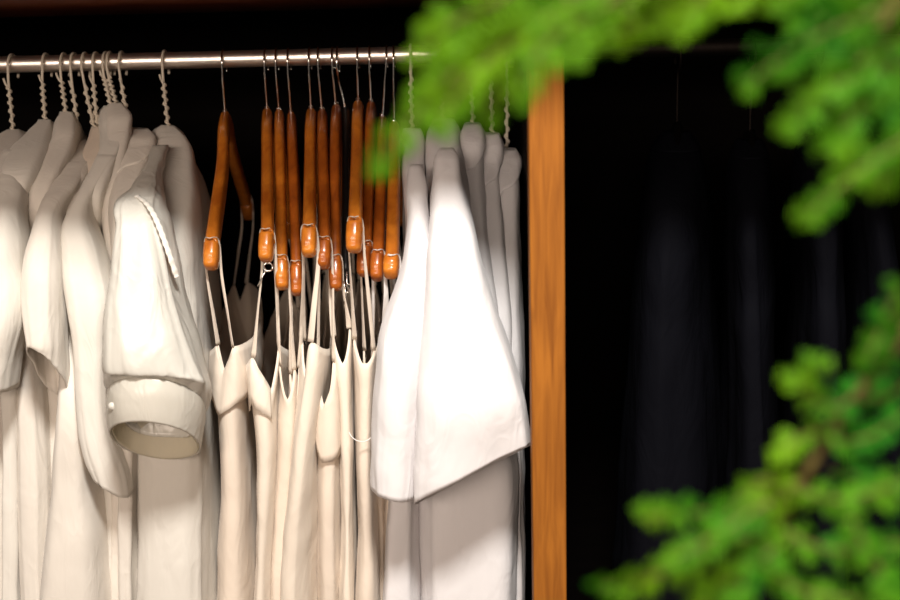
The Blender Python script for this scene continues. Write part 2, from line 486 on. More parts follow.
def wood_hanger(hpx, neck, mid, notch, end, wpx, label, loops=True, Yf=1.205, group='orange wooden hangers in the middle of the rail', band=None, clip=False):
    """neck, mid, notch, end: picture points of the near arm; end = lower tip"""
    hx = P(hpx, 58, ROD_Y).x
    nk = P(neck[0], neck[1], ROD_Y)
    root = thing('wooden_hanger', label, 'hanger', (hx, ROD_Y, ROD_Z), group)
    r = 0.0012
    pn = P(notch[0], notch[1], Yf + 0.012); pe = P(end[0], end[1], Yf - 0.004)
    u = Vector((0, -1, 0))
    mesh_obj('hook', *tube(hook_path(hx, u, r, nk.z - 0.006, nk.x - hx, Rh=.0155, straight=True), r), M['chrome'], root)
    half = wpx / F_PX * (Yf) / 2
    # near arm: from neck centre to the tip
    c0 = nk + Vector((0, 0, -0.013))
    pm = P(mid[0], mid[1], ROD_Y - 0.10) + Vector((0, 0, -0.006))
    tipc = pe + Vector((0, 0.003, 0.0075))
    nc = pn + Vector((0, 0, -0.012))
    pts = [(*c0, half*0.86, 0.014), (*(c0.lerp(pm, 0.5) + Vector((0, 0, 0.010))), half*0.88, 0.0135), (*pm, half*0.90, 0.0125),
           (*nc, half*0.95, 0.0115), (*(nc.lerp(tipc, 0.14)), half*0.93, 0.0108), (*(nc.lerp(tipc, 0.26)), half*1.08, 0.0122),
           (*(nc.lerp(tipc, 0.75)), half*1.08, 0.0120), (*(tipc), half*1.02, 0.0098)]
    sm = catmull(pts, 8)
    end_ = sm[-1]
    d = (Vector(sm[-1][:3]) - Vector(sm[-3][:3])).normalized()
    for k, f in ((0.35, 0.98), (0.65, 0.90), (0.88, 0.70), (0.99, 0.42), (1.02, 0.05)):
        q = Vector(end_[:3]) + d * 0.0075 * k
        sm.append((*q, end_[3]*f, end_[4]*f))
    C2 = Vector((2*c0.x, 2*ROD_Y, 0))
    back = [(C2.x - s[0], C2.y - s[1], s[2], s[3], s[4]) for s in sm[1:]][::-1]
    al = back + sm
    vf = sweep([a[:3] for a in al], [(a[3], a[4]) for a in al], 28, up=Vector((0, 0, 1)), e=0.68)
    mesh_obj('body', *vf, M['hanger_red'] if 'red' in label or 'brown' in label.split() else M['hanger'], root)
    mesh_obj('neck_collar', *sweep([nk + Vector((0, 0, -0.001)), nk + Vector((0, 0, 0.0035))], (0.0032, 0.0032), 12), M['chrome'], root)
    if clip:
        c = pe + Vector((0.001, 0.006, -0.006))
        ring = [c + Vector((0.0045*math.cos(a), 0, 0.0045*math.sin(a))) for a in [i*math.pi/8 for i in range(17)]]
        vf2 = merge(sweep(ring, (0.0010, 0.0010), 7), sweep([c + Vector((0, 0, 0.011)), c + Vector((0, 0, 0.003))], (0.0016, 0.0016), 8),
                    sweep([c + Vector((-0.003, 0, -0.004)), c + Vector((-0.012, 0, -0.020))], (0.0007, 0.0007), 6))
        mesh_obj('metal_clip', *vf2, M['chrome'], root)
    pn_top = nc + Vector((0, -0.0150, 0.004))
    return root, pn_top, half, pe, nk

# ------------------------------------------------------------------ left robes
LG = 'cream robes on wire hangers at the left'
def fr(lo, hi, a):                                            # fold strength rising between lo and hi
    return lambda t: a * min(1, max(0, (t - lo) / (hi - lo)))

def robe(name, cat, label, hpx, npx, npy, body, mat, sleeve=None, smat=None, hlabel='', tipd=0.19, hem=0.93, collar=None,
         e=0.45, folds=None, se=0.72, sfolds=None, group=LG, seed=1, hgroup='cream wire hangers on the left of the rail', seam=True,
         lining=None, sparts=None, snz=0.0016):
    hx = P(npx, npy, ROD_Y).x
    rb = rings_body(body, hx)
    if folds is None:
        folds = [(6, fr(0.12, 0.7, 0.010), seed * 1.7, 1.0), (11, fr(0.2, 1, 0.004), seed * 2.9, -1.5)]
    lf = Loft(rb, e=e, folds=folds, seed=seed)
    tipr = lf.ring(0.0)
    # hanger frame lies just inside the shoulder line
    best = lf.ring(0.3)
    for i in range(200):
        q = lf.ring(i / 199)
        if q[6] >= min(tipd, max(r[3] for r in body) * .93): best = q; break
    tp = Vector((best[0] + best[8] * 0.9, best[1] - best[6] * 0.9, best[2] - 0.012))
    h, nk, _ = wire_hanger(hpx, npx, npy, tp, hlabel, hgroup)
    root = thing(name, label, cat, (hx, ROD_Y, nk.z), group)
    lf.mesh('body', mat, root, cap0=True)
    if collar:
        t0, t1, off = collar
        lf.mesh('collar', mat, root, t0=t0, t1=t1, off=off, cap0=False, edge=lambda th: -.45 * t1 * math.cos(th))
    if sleeve:
        sl = Loft(rings_sleeve(sleeve), e=se, folds=sfolds if sfolds is not None else [(5, fr(0.1, 1, 0.004), seed, 2.0), (9, fr(0.3, 1, 0.0015), seed*2, -2)],
                  seed=seed + 40, nz=snz)
        so = sl.mesh('sleeve', smat or mat, root, cap0=True, t1=1.0, thick=0.0014)
        if hem: sl.mesh('hem', smat or mat, so, t0=hem, t1=1.003, off=0.0006, thick=0.0006)
        if sparts: sparts(sl, so)
    return root

# body rows: (y, left, right, half depth)
robe('robe', 'robe', 'cream robe hanging furthest left, mostly cut off by the picture edge', 12, 13, 130,
     [(131, 6, 17, 0.012), (140, -8, 22, 0.06), (158, -28, 20, 0.12), (185, -48, 12, 0.15), (215, -55, 5, 0.15), (330, -55, 2, 0.15), (450, -55, 8, 0.15), (600, -58, 12, 0.15), (1000, -65, 16, 0.15)],
     M['ivory'], hlabel='cream twisted wire hanger, leftmost on the steel rail', seed=1, tipd=.17)
robe('robe', 'robe', 'cream robe with a bright white short sleeve at the left picture edge', 46, 45, 120,
     [(121, 40, 52, 0.012), (130, 28, 50, 0.050), (146, 8, 47, 0.100), (170, -8, 40, 0.150), (205, -16, 28, 0.165), (240, -16, 22, 0.165), (330, -12, 20, 0.165), (450, -5, 18, 0.165), (600, -6, 18, 0.165), (1000, -10, 24, 0.165)],
     M['ivory_cool'],
     sleeve=[(150, 6, 28, 1.305, .014), (172, -6, 26, 1.268, .020), (196, -16, 24, 1.235, .026), (210, -23, 23, 1.218, .030), (240, -32, 25, 1.205, .034), (275, -38, 26, 1.200, .036), (305, -40, 26, 1.195, .037), (350, -40, 17, 1.195, .038, 4), (386, -38, 13, 1.195, .038, 6, .004)],
     hlabel='cream twisted wire hanger, second from the left end of the rail', seed=2, hem=.84)
robe('robe', 'robe', 'cream robe with a narrow rounded shoulder, third from the left picture edge', 64, 66, 113,
     [(113, 62, 73, 0.012), (124, 54, 76, 0.05), (146, 46, 73, 0.09), (175, 32, 60, 0.14), (210, 20, 46, 0.165), (250, 14, 40, 0.165), (330, 12, 38, 0.165), (400, 8, 42, 0.165), (500, 10, 46, 0.165), (600, 12, 48, 0.165), (1000, 4, 54, 0.165)],
     M['ivory'], hlabel='cream twisted wire hanger, third from the left end of the rail', seed=3)
robe('robe', 'robe', 'thin cream robe squeezed between two robes, with a flat folded shoulder flap', 74, 80, 142,
     [(142, 74, 86, 0.012), (152, 62, 92, 0.06), (172, 50, 90, 0.12), (200, 44, 80, 0.14), (240, 42, 74, 0.14), (330, 40, 70, 0.14), (450, 40, 72, 0.14), (600, 36, 76, 0.14), (1000, 32, 80, 0.14)],
     M['ivory'], collar=(0.0, .17, .0016), hlabel='thin cream wire hanger just left of a pair of crossing hooks', seed=4, tipd=.15)
robe('robe', 'robe', 'cream robe with a bright curved short sleeve, second bright sleeve from the left', 85, 97, 141,
     [(142, 88, 104, 0.012), (152, 76, 104, 0.05), (178, 62, 100, 0.11), (205, 52, 86, 0.155), (240, 48, 78, 0.165), (300, 55, 78, 0.165), (345, 58, 79, 0.18), (400, 51, 82, 0.198), (500, 40, 92, 0.198), (600, 27, 101, 0.198), (1000, -5, 125, 0.198)],
     M['ivory'], collar=(0.0, .13, .0016),
     sleeve=[(162, 66, 90, 1.31, .014), (180, 57, 82, 1.275, .020), (200, 47, 68, 1.242, .024), (216, 41, 62, 1.225, .027), (234, 35, 64, 1.213, .030), (260, 27, 64, 1.205, .032), (300, 25, 64, 1.200, .034), (335, 30, 64, 1.195, .034, 4), (374, 33, 64, 1.195, .033, 14, .034)],
     hlabel='cream twisted wire hanger leaning across its neighbour, left of the tight pair', seed=5, hem=.9,
     folds=[(6, fr(.2, 1, .004), 2.0, 0.5), (3, fr(.5, 1, .004), 1.0, 0)])
robe('robe', 'robe', 'cream robe behind the bright curved sleeve, its long edge showing as a narrow strip', 96, 97, 125,
     [(128, 93, 101, .012), (150, 84, 104, .07), (190, 72, 92, .13), (240, 68, 84, .15), (330, 64, 80, .15), (450, 75, 92, .15), (600, 88, 104, .15), (1000, 96, 110, .15)],
     M['beige'], hlabel='cream wire hanger with its stem hidden behind the leaning hanger', seed=6, tipd=.12)
robe('robe', 'robe', 'cream robe with a long limp sleeve in half shade, left of the satin puff sleeve', 106, 111, 107,
     [(107, 106, 118, 0.012), (116, 103, 127, 0.040), (132, 101, 129, 0.070), (155, 97, 120, 0.110), (190, 82, 108, 0.155), (220, 78, 104, 0.155), (300, 80, 112, 0.155), (400, 84, 118, 0.155), (500, 97, 128, 0.155), (600, 99, 131, 0.155), (1000, 96, 136, 0.155)],
     M['ivory_cool'],
     sleeve=[(155, 99, 117, 1.30, .014), (175, 90, 108, 1.275, .018), (198, 78, 95, 1.252, .022), (215, 70, 92, 1.238, .024), (235, 66, 98, 1.225, .026), (262, 66, 106, 1.220, .028), (300, 71, 114, 1.215, .030), (345, 77, 113, 1.215, .030), (400, 79, 113, 1.215, .030), (440, 82, 121, 1.215, .030, 8), (462, 86, 130, 1.215, .029, 18), (482, 95, 132, 1.215, .027, 22)],
     hlabel='cream wire hanger, left one of the tight pair', seed=7, hem=.965, folds=[(5, fr(.3, 1, .004), 0.5, 0)])
robe('robe', 'robe', 'cream robe with a round padded top right under the tight pair of hooks', 110, 116, 103,
     [(104, 112, 121, .012), (112, 108, 130, .04), (130, 106, 131, .07), (160, 102, 126, .11), (200, 98, 124, .15), (300, 100, 124, .16), (450, 104, 128, .16), (600, 104, 128, .16), (1000, 102, 132, .16)],
     M['ivory'], hlabel='cream wire hanger, right one of the tight pair', seed=8, tipd=.13)
robe('robe', 'robe', 'cream robe with a broad smooth shoulder, directly behind and left of the satin puff sleeve', 122, 131, 137,
     [(129, 139, 148, .02), (134, 126, 154, .05), (146, 117, 156, .08), (170, 112, 150, .125), (200, 104, 146, .165), (235, 104, 142, .185), (300, 108, 140, .19), (400, 112, 138, .19), (500, 112, 136, .19), (600, 112, 136, .19), (1000, 108, 140, .19)],
     M['ivory'], collar=(0.0, .09, .0016), hlabel='cream wire hanger second from the right of the cream hangers', seed=9)

def satin_parts(sl, so):
    # the cuff is one layer of thin satin
    # gathered cuff band around the lower end of the puff sleeve
    cuff_rows = [(401, 111, 203, 1.137, .0415, 4, .035), (412, 110, 203, 1.135, .044, 4, .035), (425, 110, 201, 1.134, .0445, 4, .034), (436, 112, 199, 1.134, .0445, 3, .034), (441, 113, 198, 1.134, .044, 3, .034)]
    cl = Loft(rings_sleeve(cuff_rows), e=.95, folds=[(7, lambda t: .0008, 0, 0)], nz=.0006, seed=60)
    c = cl.mesh('cuff', M['satin_thin'], so, thick=0.0016, step=.002, cols=110)
    for t in (0.04, 0.93):
        pts = [cl.point(t, a, .0006) for a in [i*2*math.pi/96 for i in range(97)]]
        mesh_obj('piping', *sweep(pts, (.0009, .0009), 6), M['satin'], c)
    li = Loft(rings_sleeve([(402, 114, 200, 1.137, .038, 4, .033), (432, 114, 197, 1.135, .041, 4, .034), (440, 116, 195, 1.136, .040, 3, .034)]), e=.95, folds=[(6, lambda t: .0014*t, 1, 0)], nz=.001, seed=61)
    li.mesh('cuff_lining', M['lining'], so, thick=0.0008, step=.003)
    # covered button on the left end of the cuff
    b = cl.point(0.55, R(132), .0015)
    V = []; Fc = []
    for i in range(7):
        ph = math.pi * i / 6
        for k in range(14):
            a = 2*math.pi*k/14
            V.append(b + Vector((.0042*math.sin(ph)*math.cos(a), -.0026*math.cos(ph), .0042*math.sin(ph)*math.sin(a))))
    for i in range(6):
        for k in range(14):
            Fc.append((i*14+k, i*14+(k+1) % 14, (i+1)*14+(k+1) % 14, (i+1)*14+k))
    mesh_obj('button', V, Fc, M['satin'], c)
    # gathered stitching along the armhole
    arm = [P(137, 196, 1.163), P(146, 203, 1.152), P(153, 213, 1.142), P(159, 226, 1.135), P(165, 242, 1.130), P(171, 259, 1.128), P(177, 277, 1.130)]
    path = [Vector(p) for p in catmull([tuple(p) for p in arm], 14)]
    rad = [(.0030 + .0004*math.sin(i*0.9), .0010 + .0004*math.sin(i*0.9 + 1)) for i in range(len(path))]
    mesh_obj('gathered_seam', *sweep(path, rad, 10), M['ivory_cool'], so)

robe('satin_robe', 'robe', 'cream robe with a glossy satin puff sleeve gathered into a buttoned cuff', 165, 168, 126,
     [(127, 162, 174, .012), (134, 157, 184, .035), (148, 154, 193, .07), (172, 146, 197, .12), (200, 132, 199, .17), (230, 126, 200, .195), (300, 126, 204, .2), (400, 126, 206, .2), (500, 127, 207, .2), (600, 125, 209, .2), (1000, 118, 216, .19)],
     M['ivory_cool'], smat=M['satin'],
     sleeve=[(146, 154, 168, 1.30, .012), (160, 149, 164, 1.262, .016), (176, 141, 160, 1.228, .022), (190, 133, 159, 1.20, .026), (200, 119, 160, 1.182, .030), (207, 116, 161, 1.175, .031), (220, 117, 166, 1.165, .034), (255, 115, 174, 1.155, .040), (300, 111, 184, 1.147, .046), (340, 108, 196, 1.142, .050), (370, 107, 206, 1.138, .047, 4, .008), (384, 108, 211, 1.138, .045, 6, .022), (394, 109, 208, 1.138, .040, 4, .032), (402, 112, 202, 1.138, .037, 4, .037), (412, 115, 198, 1.138, .033, 4, .036)],
     sfolds=[(22, fr(.76, .97, .0048), 0, 0), (5, fr(.08, .5, .0075), 1.2, 1.8), (11, fr(.4, .9, .0042), 1.2, 1.5)], se=.72, snz=.0022,
     hlabel='cream twisted wire hanger, the rightmost cream one, standing apart on the rail', seed=10, hem=None, sparts=satin_parts)

# ------------------------------------------------------------------ wooden hangers
WH = 'orange wooden hangers in the middle of the rail'
H = []
specs = [  # hook px, neck, mid, notch, end, width px, Yf, clip, label
 (224, (225, 112), (222, 165), (212, 229), (211, 270), 14.5, 1.200, 0, 'orange wooden hanger standing alone at the left of the wooden ones'),
 (266, (267, 109), (267, 160), (267, 220), (266, 262), 14.0, 1.200, 1, 'orange wooden hanger with a small metal clip under its tip'),
 (277, (279, 110), (280, 165), (281, 246), (282, 290), 13.0, 1.215, 0, 'orange wooden hanger, middle of the three left of the centre gap'),
 (289, (291, 113), (293, 170), (296, 252), (297, 296), 12.5, 1.225, 0, 'red-brown wooden hanger whose slim tip hangs lowest of all the wooden hangers'),
 (310, (311, 109), (310, 160), (309, 216), (309, 257), 14.5, 1.195, 0, 'orange wooden hanger with white strap around its tip, right of the lowest-hanging one'),
 (319, (322, 110), (323, 160), (324, 228), (324, 269), 13.5, 1.210, 0, 'red-brown wooden hanger with a shiny tip just right of a strapped tip'),
 (333, (336, 105), (335, 160), (335, 246), (336, 291), 13.0, 1.225, 0, 'red-brown wooden hanger left of the black plastic hanger'),
 (358, (358, 101), (357, 150), (355, 208), (354, 253), 15.0, 1.185, 0, 'orange wooden hanger with the highest tip, right of the black plastic hanger'),
 (370, (371, 102), (369, 160), (366, 232), (364, 277), 13.0, 1.215, 0, 'brown wooden hanger behind and right of the highest-tipped hanger'),
 (387, (382, 116), (381, 170), (378, 241), (377, 281), 13.0, 1.210, 0, 'red-brown wooden hanger with a thin white band, second from the white shirts'),
 (394, (394, 122), (394, 170), (392, 246), (391, 278), 15.0, 1.200, 0, 'orange wooden hanger with a broad white band, nearest the white shirts'),
]
for hp, nk, md, nt_, en, wd, Yf, cl, lb in specs:
    H.append(wood_hanger(hp, nk, md, nt_, en, wd, lb, Yf=Yf, clip=bool(cl)))

# black plastic hanger between the seventh and eighth wooden one
def plastic_hanger():
    hx = P(338, 58, ROD_Y).x; nk = P(346, 112, ROD_Y)
    root = thing('plastic_hanger', 'black plastic hanger with a chrome hook between the wooden ones', 'hanger', (hx, ROD_Y, ROD_Z))
    mesh_obj('hook', *tube(hook_path(hx, Vector((0, -1, 0)), .0013, nk.z - .004, nk.x - hx), .0013), M['chrome'], root)
    a = P(346, 272, 1.24); mdl = nk.lerp(a, .5) + Vector((0, 0, .012))
    pts = catmull([(*nk, .004, .007), (*mdl, .004, .006), (*a, .0045, .007)], 10)
    bk = [(2*nk.x - s[0], 2*ROD_Y - s[1], s[2], s[3], s[4]) for s in pts[1:]][::-1]
    al = bk + pts
    mesh_obj('body', *sweep([q[:3] for q in al], [(q[3], q[4]) for q in al], 14, up=Vector((0, 0, 1))), M['black_plastic'], root)
    V = []
    c = a + Vector((.002, -.008, -.012))
    vf = merge(sweep([c + Vector((0, 0, .014)), c + Vector((-.001, 0, 0)), c + Vector((.003, 0, -.014))], (.0030, .0012), 8),
               sweep([c + Vector((-.004, 0, .004)), c + Vector((-.002, 0, -.012)), c + Vector((-.005, 0, -.024))], (.0012, .0010), 8),
               sweep([c + Vector((.0045*math.cos(t), 0, -.004 + .0045*math.sin(t))) for t in [i*math.pi/8 for i in range(17)]], (.0009, .0009), 6))
    mesh_obj('metal_clip', *vf, M['chrome'], root)
plastic_hanger()

# ------------------------------------------------------------------ dresses hung by ribbons from the wooden hangers
DG = 'sleeveless beige dresses under the wooden hangers'
def dress(label, hi, body, mat, peaks, seed, smat=None, e=.7, flap=None, folds=None, swd=.0034, lx=None):
    root_h, pn, half, pe, nk = H[hi]
    hx = nk.x
    rb = rings_body(body, hx)
    if folds is None: folds = [(7, fr(.03, .5, .0075), seed*1.3, 1.2), (12, fr(.05, .6, .0035), seed*2.1, -1.0)]
    # two raised points carry the ribbon, near and far
    (aL, hL, wL1, wL2), (aR, hR, wR1, wR2) = peaks
    thL, thR = R(aL), R(aR)
    pks = []
    for q in (1, -1):
        pks += [(q*thL, hL, R(wL1), R(wL2), .16), (q*thR, hR, R(wR1), R(wR2), .16)]
    lf = Loft(rb, e=e, folds=folds, seed=seed + 20, nz=.0014, peaks=pks)
    root = thing('dress', label, 'dress', (hx, ROD_Y, rb[0][2]), DG)
    bo = lf.mesh('body', mat, root, thick=.0014, cols=96)
    # rolled upper edge
    pts = [lf.point(0, a, 0) for a in [i*2*math.pi/96 for i in range(97)]]
    mesh_obj('neckline_edge', *sweep(pts, (.0008, .0008), 6), mat, root)
    sm = smat or M['strap']
    for sgn in (1, -1):
        a = lf.point(0, sgn * thL); b = lf.point(0, sgn * thR)
        if sgn == 1:
            l = pn + Vector((-half*0.99, .010, -.004)); r_ = pn + Vector((half*0.99, .010, -.004)); t = pn + Vector((0, -.0012, .001))
            l2 = l + Vector((0, 0, -.035)); r2 = r_ + Vector((0.0006, 0, -.035))
        else:
            m = lambda v: Vector((2*nk.x - v.x, 2*ROD_Y - v.y, v.z))
            l, r_, t, l2, r2 = m(r_), m(l), m(t), m(r2), m(l2)
        ribbon('strap', [a, a.lerp(l2, .5), l2, l, t, r_, r2, b.lerp(r2, .5), b], swd, .0010, sm, root)
    if flap:
        t0, t1, off, th0, th1, edge = flap
        lf.mesh('flap', mat, root, t0=t0, t1=t1, off=off, th0=th0, th1=th1, thick=.0010, edge=edge, cols=60)
    return root

dress('beige dress with a broad folded flap, leftmost under the wooden hangers', 0,
      [(368, 206, 254, .188, -22), (385, 205, 255, .192, -14), (410, 208, 250, .195), (440, 212, 247, .195), (500, 214, 250, .19), (550, 209, 252, .19), (600, 206, 254, .19), (1000, 200, 262, .18)],
      M['beige'], ((112, .028, 62, 12), (84, .020, 12, 80)), 1, e=.75,
      flap=(0, .062, lambda f: .0015 + .004 * f, R(5), R(178), lambda th: .012*math.cos(th - R(160))), folds=[(5, fr(.1, .8, .005), 1.0, 1.0), (9, fr(.2, .9, .003), 2.1, -1)])
dress('beige dress with a pointed left corner and deep open neckline under the clipped hanger', 1,
      [(397, 238, 287, .195, -12), (405, 238, 286, .198, -8), (420, 243, 281, .198), (450, 250, 279, .198), (500, 251, 276, .195), (600, 246, 272, .19), (1000, 240, 276, .18)],
      M['beige_light'], ((100, .044, 75, 24), (56, .046, 22, 52)), 2, e=.8, flap=(0, .03, lambda f: .0012 + .003 * f, R(80), R(185), lambda th: .03*math.cos(th - R(150))))
dress('thin beige dress wedged behind the open-necked one, showing a ruffled edge', 2,
      [(400, 278, 297, .185), (412, 279, 299, .185), (440, 276, 300, .185), (500, 270, 296, .18), (600, 264, 290, .18), (1000, 262, 292, .17)],
      M['beige'], ((115, .035, 40, 25), (60, .028, 30, 40)), 3, folds=[(13, fr(0, .2, .004), 1, 3), (8, fr(.1, .8, .004), 2, 0)])
dress('plain beige dress hanging from the lowest wooden hanger, mostly hidden', 3,
      [(408, 288, 304, .175), (425, 286, 306, .175), (500, 282, 306, .17), (600, 278, 304, .17), (1000, 276, 308, .16)],
      M['beige'], ((115, .035, 40, 25), (60, .04, 30, 40)), 4)
dress('long beige dress whose bodice sweeps down to the left, front one of the middle dresses', 4,
      [(381, 298, 330, .205, -6), (390, 297, 330, .208), (415, 292, 326, .21), (450, 286, 319, .21), (480, 282, 316, .21), (540, 272, 314, .205), (600, 266, 314, .20), (1000, 258, 318, .19)],
      M['beige_light'], ((136, .034, 40, 22), (92, .042, 22, 88)), 5, e=.75, swd=.0048)
dress('beige dress with a small turned-over corner, right of the sweeping dress', 5,
      [(408, 315, 341, .195, -10), (418, 314, 343, .195), (450, 315, 344, .195), (500, 314, 343, .195), (600, 312, 345, .19), (1000, 308, 350, .18)],
      M['beige'], ((120, .036, 55, 26), (70, .046, 26, 60)), 6, flap=(.0, .065, lambda f: .0012 + .0035 * f, R(30), R(175), lambda th: .05*math.cos(th - R(50)) - .02))
dress('pale beige dress hanging below the dark gap of the black plastic hanger', 6,
      [(366, 330, 356, .190), (378, 329, 357, .192), (400, 332, 357, .192), (440, 336, 356, .192), (500, 338, 356, .19), (600, 336, 357, .19), (1000, 332, 362, .18)],
      M['beige_light'], ((118, .028, 60, 30), (58, .036, 34, 40)), 7, swd=.0045)
dress('pale beige dress with a wavy right edge, under the highest-tipped hanger', 7,
      [(364, 351, 379, .203), (374, 350, 379, .205), (390, 351, 378, .205), (420, 353, 375, .205), (470, 354, 374, .205), (540, 354, 380, .2), (600, 352, 381, .2), (1000, 346, 386, .19)],
      M['beige'], ((125, .020, 40, 30), (62, .010, 25, 60)), 8, folds=[(13, fr(.05, .4, .003), 1, 6), (8, fr(.1, .8, .003), 2, 0)])
dress('dim beige dress behind the wavy-edged one, hanging from the brown hanger', 8,
      [(380, 360, 376, .17), (400, 360, 378, .17), (500, 362, 382, .17), (600, 362, 384, .17), (1000, 360, 388, .16)],
      M['beige'], ((115, .03, 40, 25), (60, .03, 30, 40)), 9)
dress('narrow beige dress nearest the white shirts but one, its strip half in shade', 9,
      [(388, 369, 383, .16), (405, 369, 385, .16), (500, 372, 388, .16), (600, 374, 390, .16), (1000, 374, 394, .15)],
      M['beige'], ((115, .03, 40, 25), (60, .03, 30, 40)), 10, smat=M['strap_white'])
dress('narrow beige dress right beside the white shirts, mostly behind a white sleeve', 10,
      [(388, 382, 396, .17), (420, 382, 398, .17), (600, 382, 400, .17), (1000, 382, 404, .16)],
      M['beige'], ((115, .03, 40, 25), (60, .03, 30, 40)), 11, smat=M['strap_white'], swd=.0065)
# thin loop thread across the pale dresses
pts = [P(349, 432, 1.188), P(352, 437, 1.184), P(358, 441, 1.180), P(366, 441, 1.181), P(373, 436, 1.184)]
th = mesh_obj('thread_loop', *sweep(catmull([tuple(p) for p in pts], 6), (.0005, .0005), 6), M['strap_white'])
th['label'] = 'thin white thread loop hanging across two pale beige dresses'; th['category'] = 'thread'

# ------------------------------------------------------------------ white shirts on the right
RG = 'white shirts between the wooden hangers and the post'
RH = 'cream wire hangers of the white shirts'
robe('shirt', 'shirt', 'dim white shirt with a rolled collar, nearest the wooden post', 506, 507, 146,
     [(150, 501, 514, .012), (158, 498, 519, .03), (178, 497, 519, .06), (230, 500, 519, .10), (300, 502, 522, .13), (400, 505, 527, .15), (500, 505, 527, .16), (600, 505, 527, .16), (1000, 502, 530, .15)],
     M['white'], hlabel='cream wire hanger nearest the wooden post, its stem in the dark', seed=21, group=RG, hgroup=RH, tipd=.1, collar=(0, .07, .0018))
robe('shirt', 'shirt', 'dim white shirt with an upright collar, second from the wooden post', 490, 492, 132,
     [(134, 487, 498, .012), (144, 483, 501, .03), (170, 482, 501, .06), (220, 484, 502, .11), (300, 490, 512, .14), (400, 494, 518, .15), (600, 496, 520, .16), (1000, 492, 524, .15)],
     M['white'], hlabel='cream wire hanger showing a pale stem left of the wooden post', seed=22, group=RG, hgroup=RH, tipd=.1, collar=(0, .08, .0018))
robe('shirt', 'shirt', 'dim white shirt with a tall pointed collar just right of the widest sleeve', 470, 473, 122,
     [(124, 468, 480, .012), (136, 461, 483, .04), (160, 457, 483, .07), (210, 462, 486, .12), (300, 470, 500, .15), (400, 476, 508, .16), (600, 480, 512, .16), (1000, 476, 516, .15)],
     M['white'], hlabel='cream wire hanger hidden by leaves, above the tall pointed collar', seed=23, group=RG, hgroup=RH, tipd=.12, collar=(0, .08, .0018))
robe('shirt', 'shirt', 'white shirt with a short narrow sleeve beside the orange hangers', 411, 412, 128,
     [(130, 405, 420, .012), (142, 402, 424, .04), (162, 402, 424, .09), (195, 404, 426, .15), (230, 408, 430, .18), (300, 398, 425, .195), (400, 392, 416, .195), (500, 384, 416, .195), (600, 378, 418, .195), (1000, 372, 424, .19)],
     M['white'],
     sleeve=[(166, 411, 421, 1.235, .010), (176, 409, 424, 1.225, .014), (200, 408, 425, 1.205, .020), (225, 408, 428, 1.19, .024), (255, 404, 430, 1.18, .030), (290, 393, 431, 1.172, .036), (325, 382, 429, 1.165, .040), (380, 377, 423, 1.16, .042), (440, 373, 419, 1.16, .042), (488, 371, 416, 1.16, .042, 8, .002)],
     hlabel='cream wire hanger of the white shirt beside the orange hangers', seed=24, group=RG, hgroup=RH, hem=.93, sfolds=[(4, fr(.2, 1, .003), 2, .4), (9, fr(.5, 1, .0012), 0, 0)], se=.85,
     folds=[(7, fr(.2, .9, .005), 1.0, .6), (12, fr(.3, 1, .003), 2.0, 0)])
robe('shirt', 'shirt', 'bright white shirt with a wide flared stiff sleeve in front, the largest shirt', 440, 443, 118,
     [(120, 434, 450, .012), (132, 428, 456, .05), (152, 426, 462, .09), (185, 428, 470, .14), (215, 430, 474, .18), (260, 430, 482, .19), (330, 424, 500, .195), (400, 420, 516, .2), (460, 416, 528, .2), (520, 415, 530, .2), (600, 416, 530, .2), (1000, 410, 534, .19)],
     M['white'],
     sleeve=[(149, 441, 452, 1.235, .010), (158, 438, 456, 1.222, .014), (178, 436, 459, 1.205, .020), (200, 434, 465, 1.19, .025), (222, 432, 472, 1.178, .030), (255, 429, 479, 1.165, .036), (300, 425, 492, 1.155, .042), (352, 420, 509, 1.148, .046, -8), (400, 417, 521, 1.143, .048, -22), (440, 415, 528, 1.14, .040, -40, .004), (474, 413, 532, 1.14, .036, -60, .014)],
     hlabel='cream wire hanger hidden by leaves, above the largest white shirt', seed=25, group=RG, hgroup=RH, hem=.92, sfolds=[(3, fr(.3, 1, .004), 2.6, .4), (7, fr(.6, 1, .0022), 0, 0)], se=.55,
     folds=[(5, fr(.15, .6, .014), 0.6, .8), (11, fr(.3, 1, .005), 2.0, 0)])

# ------------------------------------------------------------------ black gowns in the right compartment
BG = 'black gowns in the dark right compartment'
BH = 'wooden hangers holding the black gowns'
def gown(label, hlabel, hpx, body, seed):
    hx = P(hpx, 50, ROD_Y).x
    rb = rings_body(body, hx)
    lf = Loft(rb, e=.8, folds=[(6, fr(.05, .9, .016), seed, .4), (9, fr(.1, 1, .008), seed*2.2, -.3)], seed=seed+70)
    y0 = body[0][0]
    nk = P(hpx, y0 - 6, ROD_Y)
    q = next(r for r in (lf.ring(i/199) for i in range(200)) if r[6] > .14)
    tp = Vector((q[0]+q[8]*.9, q[1]-q[6]*.9, q[2]-.02))
    h = thing('wooden_hanger', hlabel, 'hanger', (hx, ROD_Y, ROD_Z), BH)
    mesh_obj('hook', *tube(hook_path(hx, Vector((0, -1, 0)), .0013, nk.z - .004), .0013), M['dark_metal'], h)
    pts = catmull([(*(nk + Vector((0, 0, -.006))), .006, .012), (*(nk.lerp(tp, .5) + Vector((0, 0, .002))), .006, .009), (*tp, .006, .007)], 8)
    bk = [(2*hx - s[0], 2*ROD_Y - s[1], s[2], s[3], s[4]) for s in pts[1:]][::-1]
    al = bk + pts
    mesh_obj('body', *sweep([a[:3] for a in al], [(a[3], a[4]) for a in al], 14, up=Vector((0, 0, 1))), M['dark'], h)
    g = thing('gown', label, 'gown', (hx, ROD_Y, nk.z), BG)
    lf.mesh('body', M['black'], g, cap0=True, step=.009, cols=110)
    lf.mesh('collar', M['black'], g, t0=0, t1=.05, off=.002)
